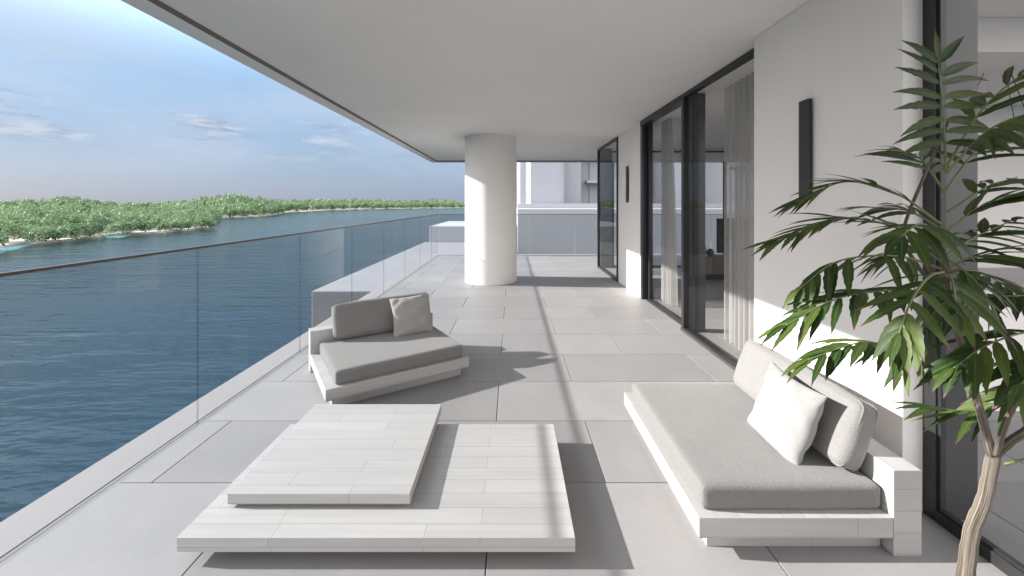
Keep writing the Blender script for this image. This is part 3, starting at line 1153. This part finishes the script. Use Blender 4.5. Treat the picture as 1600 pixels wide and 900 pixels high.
FR = [
    # upright crown
    ([(1478, 268, 1.22), (1474, 180, 1.21), (1466, 92, 1.23)], 9, .155, .036, dict(ang=82, droop=.25, bend=.6, nrm=(0, -1, .25), tipangle=30)),
    ([(1478, 262, 1.22), (1540, 165, 1.20), (1625, 105, 1.16), (1720, 110, 1.10)], 12, .19, .036, dict(ang=46, droop=.25, bend=.6)),
    ([(1478, 270, 1.20), (1550, 200, 1.12), (1650, 165, 1.02)], 10, .17, .038, dict(ang=58, droop=.9, bend=.9)),
    ([(1475, 300, 1.26), (1540, 225, 1.32), (1640, 200, 1.40)], 10, .19, .034, dict(ang=42, droop=.15, bend=.5)),
    # second tier: long feathery sprays
    ([(1470, 350, 1.22), (1400, 302, 1.24), (1320, 284, 1.26), (1246, 316, 1.28)], 15, .135, .028, dict(ang=30, droop=.05, bend=.35, tipangle=16)),
    ([(1470, 395, 1.20), (1390, 352, 1.20), (1300, 343, 1.20), (1212, 378, 1.20)], 16, .135, .028, dict(ang=30, droop=.06, bend=.4, tipangle=16)),
    ([(1475, 360, 1.24), (1420, 330, 1.30), (1370, 325, 1.36)], 8, .16, .034, dict(ang=50, droop=.15, bend=.6)),
    ([(1480, 360, 1.20), (1540, 320, 1.16), (1640, 296, 1.10)], 10, .19, .034, dict(ang=38, droop=.1, bend=.4)),
    ([(1482, 385, 1.22), (1560, 362, 1.24), (1660, 362, 1.28)], 10, .20, .036, dict(ang=32, droop=.1, bend=.35)),
    ([(1478, 400, 1.18), (1520, 372, 1.22), (1580, 345, 1.25)], 7, .15, .038, dict(ang=52, droop=.3, bend=.7)),
    ([(1474, 372, 1.16), (1440, 350, 1.08), (1404, 372, 1.02)], 6, .14, .038, dict(ang=55, droop=.5, bend=.8)),
    # third tier
    ([(1472, 420, 1.20), (1400, 400, 1.16), (1310, 408, 1.13), (1250, 450, 1.12)], 12, .120, .033, dict(ang=52, droop=1.5, bend=1.0)),
    ([(1472, 440, 1.17), (1400, 452, 1.12), (1310, 466, 1.08), (1228, 508, 1.06)], 13, .140, .031, dict(ang=32, droop=.30, bend=.5, tipangle=15)),
    ([(1474, 425, 1.14), (1452, 432, .98), (1425, 468, .88), (1405, 520, .85)], 7, .125, .031, dict(ang=52, droop=.8, bend=.6)),
    ([(1478, 428, 1.14), (1488, 440, .98), (1495, 490, .88)], 6, .125, .031, dict(ang=52, droop=.8, bend=.6)),
    ([(1474, 450, 1.22), (1410, 530, 1.22), (1340, 536, 1.20), (1262, 562, 1.18)], 10, .150, .033, dict(ang=30, droop=.30, bend=.6, tipangle=15)),
    ([(1476, 430, 1.22), (1530, 425, 1.30), (1610, 470, 1.36)], 10, .18, .036, dict(ang=40, droop=.3, bend=.6)),
    ([(1476, 420, 1.20), (1540, 400, 1.14), (1640, 430, 1.08)], 10, .19, .036, dict(ang=36, droop=.2, bend=.5)),
    ([(1476, 440, 1.25), (1450, 490, 1.28), (1410, 570, 1.30)], 7, .15, .038, dict(ang=45, droop=.6, bend=.8)),
    ([(1476, 300, 1.24), (1440, 250, 1.30), (1408, 235, 1.36)], 7, .14, .034, dict(ang=55, droop=.3, bend=.7)),
    ([(1474, 410, 1.22), (1430, 385, 1.27), (1385, 395, 1.32)], 8, .15, .036, dict(ang=52, droop=.5, bend=.8)),
    ([(1480, 405, 1.20), (1525, 440, 1.14), (1560, 500, 1.12)], 8, .15, .036, dict(ang=48, droop=.5, bend=.8)),
    ([(1482, 330, 1.22), (1560, 285, 1.28), (1650, 280, 1.34)], 10, .20, .032, dict(ang=30, droop=.12, bend=.4)),
    # right crown coming in from the other branch
    ([(1680, 560, 1.20), (1620, 520, 1.16), (1545, 538, 1.13), (1490, 575, 1.12)], 10, .15, .036, dict(ang=42, droop=.4, bend=.7)),
    ([(1690, 540, 1.22), (1630, 470, 1.22), (1560, 462, 1.2)], 9, .14, .036, dict(ang=48, droop=.9, bend=.8)),
    ([(1680, 590, 1.26), (1610, 600, 1.30), (1530, 640, 1.32), (1450, 636, 1.34)], 9, .17, .030, dict(ang=22, droop=.1, bend=.35)),
    ([(1660, 600, 1.14), (1630, 560, 1.08), (1596, 600, 1.04)], 6, .14, .042, dict(ang=50, droop=.9, bend=.9)),
    ([(1570, 725, 1.18), (1620, 715, 1.12), (1700, 720, 1.05)], 5, .17, .038, dict(ang=45, droop=.1, bend=.4, start=.45)),
]
for i, (pp, n, L, W, kw) in enumerate(FR):
    frond([at(*p) for p in pp], max(6, int(n * .95)), L * 1.06, W * .76, seed=100 + i, **kw)


# ------------------------------------------------------------------ neighbouring waterside buildings
m = MB(); m.box(-8.65, -1.2, 17.4, 39.9, SEA - 1, -2.28)
tag(m.build('quay', M_quay, bevel=0.05), 'low pale concrete quay in the water beyond the glass railing', 'quay')
t = thing('podium', 'pale stepped podium block under the white towers across the far railing', 'building')
m = MB(); m.box(-8.2, 0.5, 40.0, 52.0, SEA - 1, -0.72); m.build('lower_step', M_tower, t, bevel=0.04)
m = MB(); m.box(0.52, 34.0, 38.0, 75.0, SEA - 1, 1.02); m.build('upper_step', M_tower, t, bevel=0.04)
m = MB(); m.box(0.60, 34.0, 44.3, 44.6, 1.021, 1.52); m.build('parapet', M_tower, t, bevel=0.02)
T = thing('apartment_tower', 'white tower with curved corner rising at the left of the group beyond the far railing', 'building')
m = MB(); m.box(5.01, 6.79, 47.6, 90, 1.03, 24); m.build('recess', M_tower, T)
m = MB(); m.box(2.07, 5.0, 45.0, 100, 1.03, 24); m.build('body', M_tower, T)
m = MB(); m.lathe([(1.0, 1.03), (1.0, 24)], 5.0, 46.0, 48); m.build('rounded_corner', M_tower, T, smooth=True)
m = MB(); m.box(1.2, 2.06, 60, 98, 1.03, 24); m.build('wing', M_tower, T)
T = thing('apartment_tower', 'slim white tower in the middle of the group beyond the far railing', 'building')
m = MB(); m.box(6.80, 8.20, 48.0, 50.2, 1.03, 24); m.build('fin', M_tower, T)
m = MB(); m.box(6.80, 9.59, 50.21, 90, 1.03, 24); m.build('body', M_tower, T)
T = thing('apartment_tower', 'wide white tower at the right of the group, partly behind the dark window corner', 'building')
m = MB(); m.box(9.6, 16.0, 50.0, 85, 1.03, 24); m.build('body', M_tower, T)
for zz in (4.0, 7.2, 10.4, 13.6):
    m = MB(); m.box(9.0, 16.4, 48.4, 49.98, zz, zz + 0.35); m.build('balcony', M_tower, T, bevel=0.02)
m = MB(); m.box(11.6, 12.6, 48.4, 49.97, 1.04, 3.99); m.build('pier', M_tower, T)
T = thing('apartment_tower', 'grey white tower seen only through the living room glass', 'building')
m = MB(); m.box(17.2, 22.0, 46.0, 80, 1.03, 24); m.build('body', M_tower, T)
m = MB(); m.box(22.01, 33.0, 49.0, 80, 1.03, 24); m.build('wing', M_tower, T)


# ------------------------------------------------------------------ mangrove shore
def leaf_cluster(n, seed, sx=1.0, sz=1.0, leaf=0.11):
    """unit bush: leaf clumps spread over a lumpy crown"""
    r = np.random.default_rng(seed)
    lobes = r.normal(0, 1, (11, 3))
    lobes /= np.linalg.norm(lobes, axis=1)[:, None]
    lobes[:, 2] = np.abs(lobes[:, 2]) * 0.9 - 0.05
    cen = lobes * np.array([0.60, 0.60, 0.52]) * r.uniform(0.65, 1.0, (11, 1)) + np.array([0, 0, 0.42])
    rad = r.uniform(0.24, 0.42, 11)
    idx = r.integers(0, 11, n)
    d = r.normal(0, 1, (n, 3))
    d /= np.linalg.norm(d, axis=1)[:, None]
    c = cen[idx] + d * (rad[idx] * r.uniform(0.70, 1.08, n))[:, None]
    c[:, 2] = np.maximum(c[:, 2], 0.02)
    nrm = d * 0.8 + r.normal(0, 0.5, (n, 3)) + np.array([0, 0, 0.35])
    nrm /= np.linalg.norm(nrm, axis=1)[:, None]
    a = np.cross(nrm, r.normal(0, 1, (n, 3)))
    a /= np.linalg.norm(a, axis=1)[:, None]
    b = np.cross(nrm, a)
    s = leaf * r.uniform(0.55, 1.25, n)[:, None]
    return np.stack([c - a * s, c - b * s * .55, c + a * s, c + b * s * .55], 1)    # n,4,3


PROTO = {q: [leaf_cluster(q, 40 + i, leaf=lf) for i in range(4)] for q, lf in ((1100, .066), (520, .095), (150, .17))}


def shore_mass(name, label, xs, shore_y, sky_y, rows, bush, lod, first_h, depth, sand_w, gaps=()):
    """a wooded bank: the shoreline and the height of its skyline vary along it"""
    quads = []
    terr = []
    xx = np.arange(xs[0], xs[-1], 1.0)
    sy = np.interp(xx, xs, shore_y)
    ky = np.interp(xx, xs, sky_y)
    rr = np.random.default_rng(int(abs(xs[0])) + 3)
    d_s = 631.0 * HW / (sy - 319.0)

    def place(px, j):
        ds = np.interp(px, xx, d_s)
        ks = np.interp(px, xx, ky)
        f = j / max(1, rows - 1)
        d = ds + sand_w + depth * f - (bush * 0.34 if j == 0 else 0)
        top_need = HW + (319.0 - ks) * d / 631.0
        top = first_h + (max(top_need, first_h * 1.0) - first_h) * f ** 0.8
        return d, top

    for j in range(rows):
        px = xs[0]
        while px < xs[-1]:
            d, top = place(px, j)
            size = bush * rr.choice((0.6, 0.8, 1.0, 1.0, 1.25, 1.5)) * rr.uniform(0.9, 1.1)
            if j < 2 and any(a < px < b for a, b in gaps):
                px += 3
                continue
            stepx = size * 0.72 / d * 631.0
            dj = d + rr.uniform(-0.35, 0.35) * depth / rows
            X = (px - 800) * dj / 631.0
            h = min(size * rr.uniform(0.85, 1.25), top)
            zt = top * rr.uniform(0.90, 1.06)
            z0 = SEA + max(0.0, zt - h * 1.02)
            q = PROTO[lod][rr.integers(0, 4)]
            w = rr.uniform(0, 2 * PI)
            cw, sw = math.cos(w), math.sin(w)
            R = np.array([[cw, -sw, 0], [sw, cw, 0], [0, 0, 1]])
            p = q @ R.T * np.array([size * 0.62, size * 0.62, h]) + np.array([X, dj, z0])
            quads.append(p)
            px += stepx * rr.uniform(0.7, 1.3)
    Q = np.concatenate(quads).reshape(-1, 3)
    nq = len(Q) // 4
    me = bpy.data.meshes.new(name)
    me.vertices.add(len(Q))
    me.vertices.foreach_set('co', Q.astype(np.float32).ravel())
    me.loops.add(len(Q))
    me.loops.foreach_set('vertex_index', np.arange(len(Q), dtype=np.int32))
    me.polygons.add(nq)
    me.polygons.foreach_set('loop_start', np.arange(0, len(Q), 4, dtype=np.int32))
    me.update(calc_edges=True)
    me.validate()
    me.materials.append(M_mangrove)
    o = bpy.data.objects.new(name, me)
    COL.objects.link(o)
    tag(o, label, 'woodland', kind='stuff')
    # ground under the bushes, rising inland, with a sandy rim
    g = MB()
    cols = np.linspace(xs[0], xs[-1], 90)
    grid = []
    for px in cols:
        ds = np.interp(px, xx, d_s)
        line = []
        X = lambda d: (px - 800) * d / 631.0
        jig = rr.uniform(-.3, .3) * sand_w
        line.append((X(ds + jig), ds + jig, SEA + 0.004))
        line.append((X(ds + sand_w * 1.2), ds + sand_w * 1.2, SEA + 0.35))
        for j in range(rows):
            d, top = place(px, j)
            d += depth / rows * 0.6
            line.append((X(d), d, SEA + max(0.4, top - bush * 0.95)))
        d += depth * 0.5
        line.append((X(d), d, SEA - 0.5))
        grid.append(line)
    for i in range(len(grid) - 1):
        for j in range(len(grid[0]) - 1):
            g.face([grid[i][j], grid[i + 1][j], grid[i + 1][j + 1], grid[i][j + 1]])
    tag(g.build('shore', M_sand, smooth='all'), kind='structure')


shore_mass('mangrove_wood', 'dense green mangrove bushes along the nearest bank on the left',
           [-420, -250, 0, 50, 95, 150, 175, 260, 325, 338], [420, 404, 388, 380, 378, 371, 368, 363, 357, 350],
           [310, 312, 314, 311, 307, 311, 315, 321, 331, 343], 9, 4.6, 1100, 3.0, 62.0, 0.2, ((20, 50), (166, 184)))
shore_mass('mangrove_wood', 'wooded hump of mangrove beyond the nearest bank',
           [150, 230, 285, 320, 350, 385, 415, 440], [350, 347, 344, 342, 340.5, 339.5, 338, 334],
           [318, 317, 313, 306, 302.5, 304, 308, 315], 8, 7.5, 520, 5.0, 75.0, 0.3)
shore_mass('mangrove_wood', 'farthest thin strip of green woodland along the horizon',
           [395, 440, 500, 560, 600, 640, 690, 715, 728], [334, 332.5, 329.5, 327.3, 326.6, 326, 325.4, 325.2, 325.0],
           [313, 312, 311.5, 309.5, 312, 312.5, 310.5, 314, 318.5], 6, 15.0, 520, 8.0, 130.0, 2.0)

# pale turquoise shallows where the bank is open sand
for a, b in ((-160, 62), (160, 205)):
    m = MB()
    n = 24
    edge = []
    for i in range(n + 1):
        px = a + (b - a) * i / n
        sy = np.interp(px, [-420, -250, 0, 50, 95, 150, 175, 260], [420, 404, 388, 380, 378, 371, 368, 363])
        d = 631.0 * HW / (sy - 319.0)
        w_ = 7.0 * math.sin(PI * i / n) ** 0.6 + 0.3 + 0.6 * math.sin(i * 2.3)
        edge.append((((px - 800) * (d - w_) / 631.0, d - w_, SEA + 0.004), ((px - 800) * (d + 2) / 631.0, d + 2, SEA + 0.004)))
    for i in range(n):
        m.face([edge[i][0], edge[i + 1][0], edge[i + 1][1], edge[i][1]])
    tag(m.build('shallows', M_shallow), kind='structure')
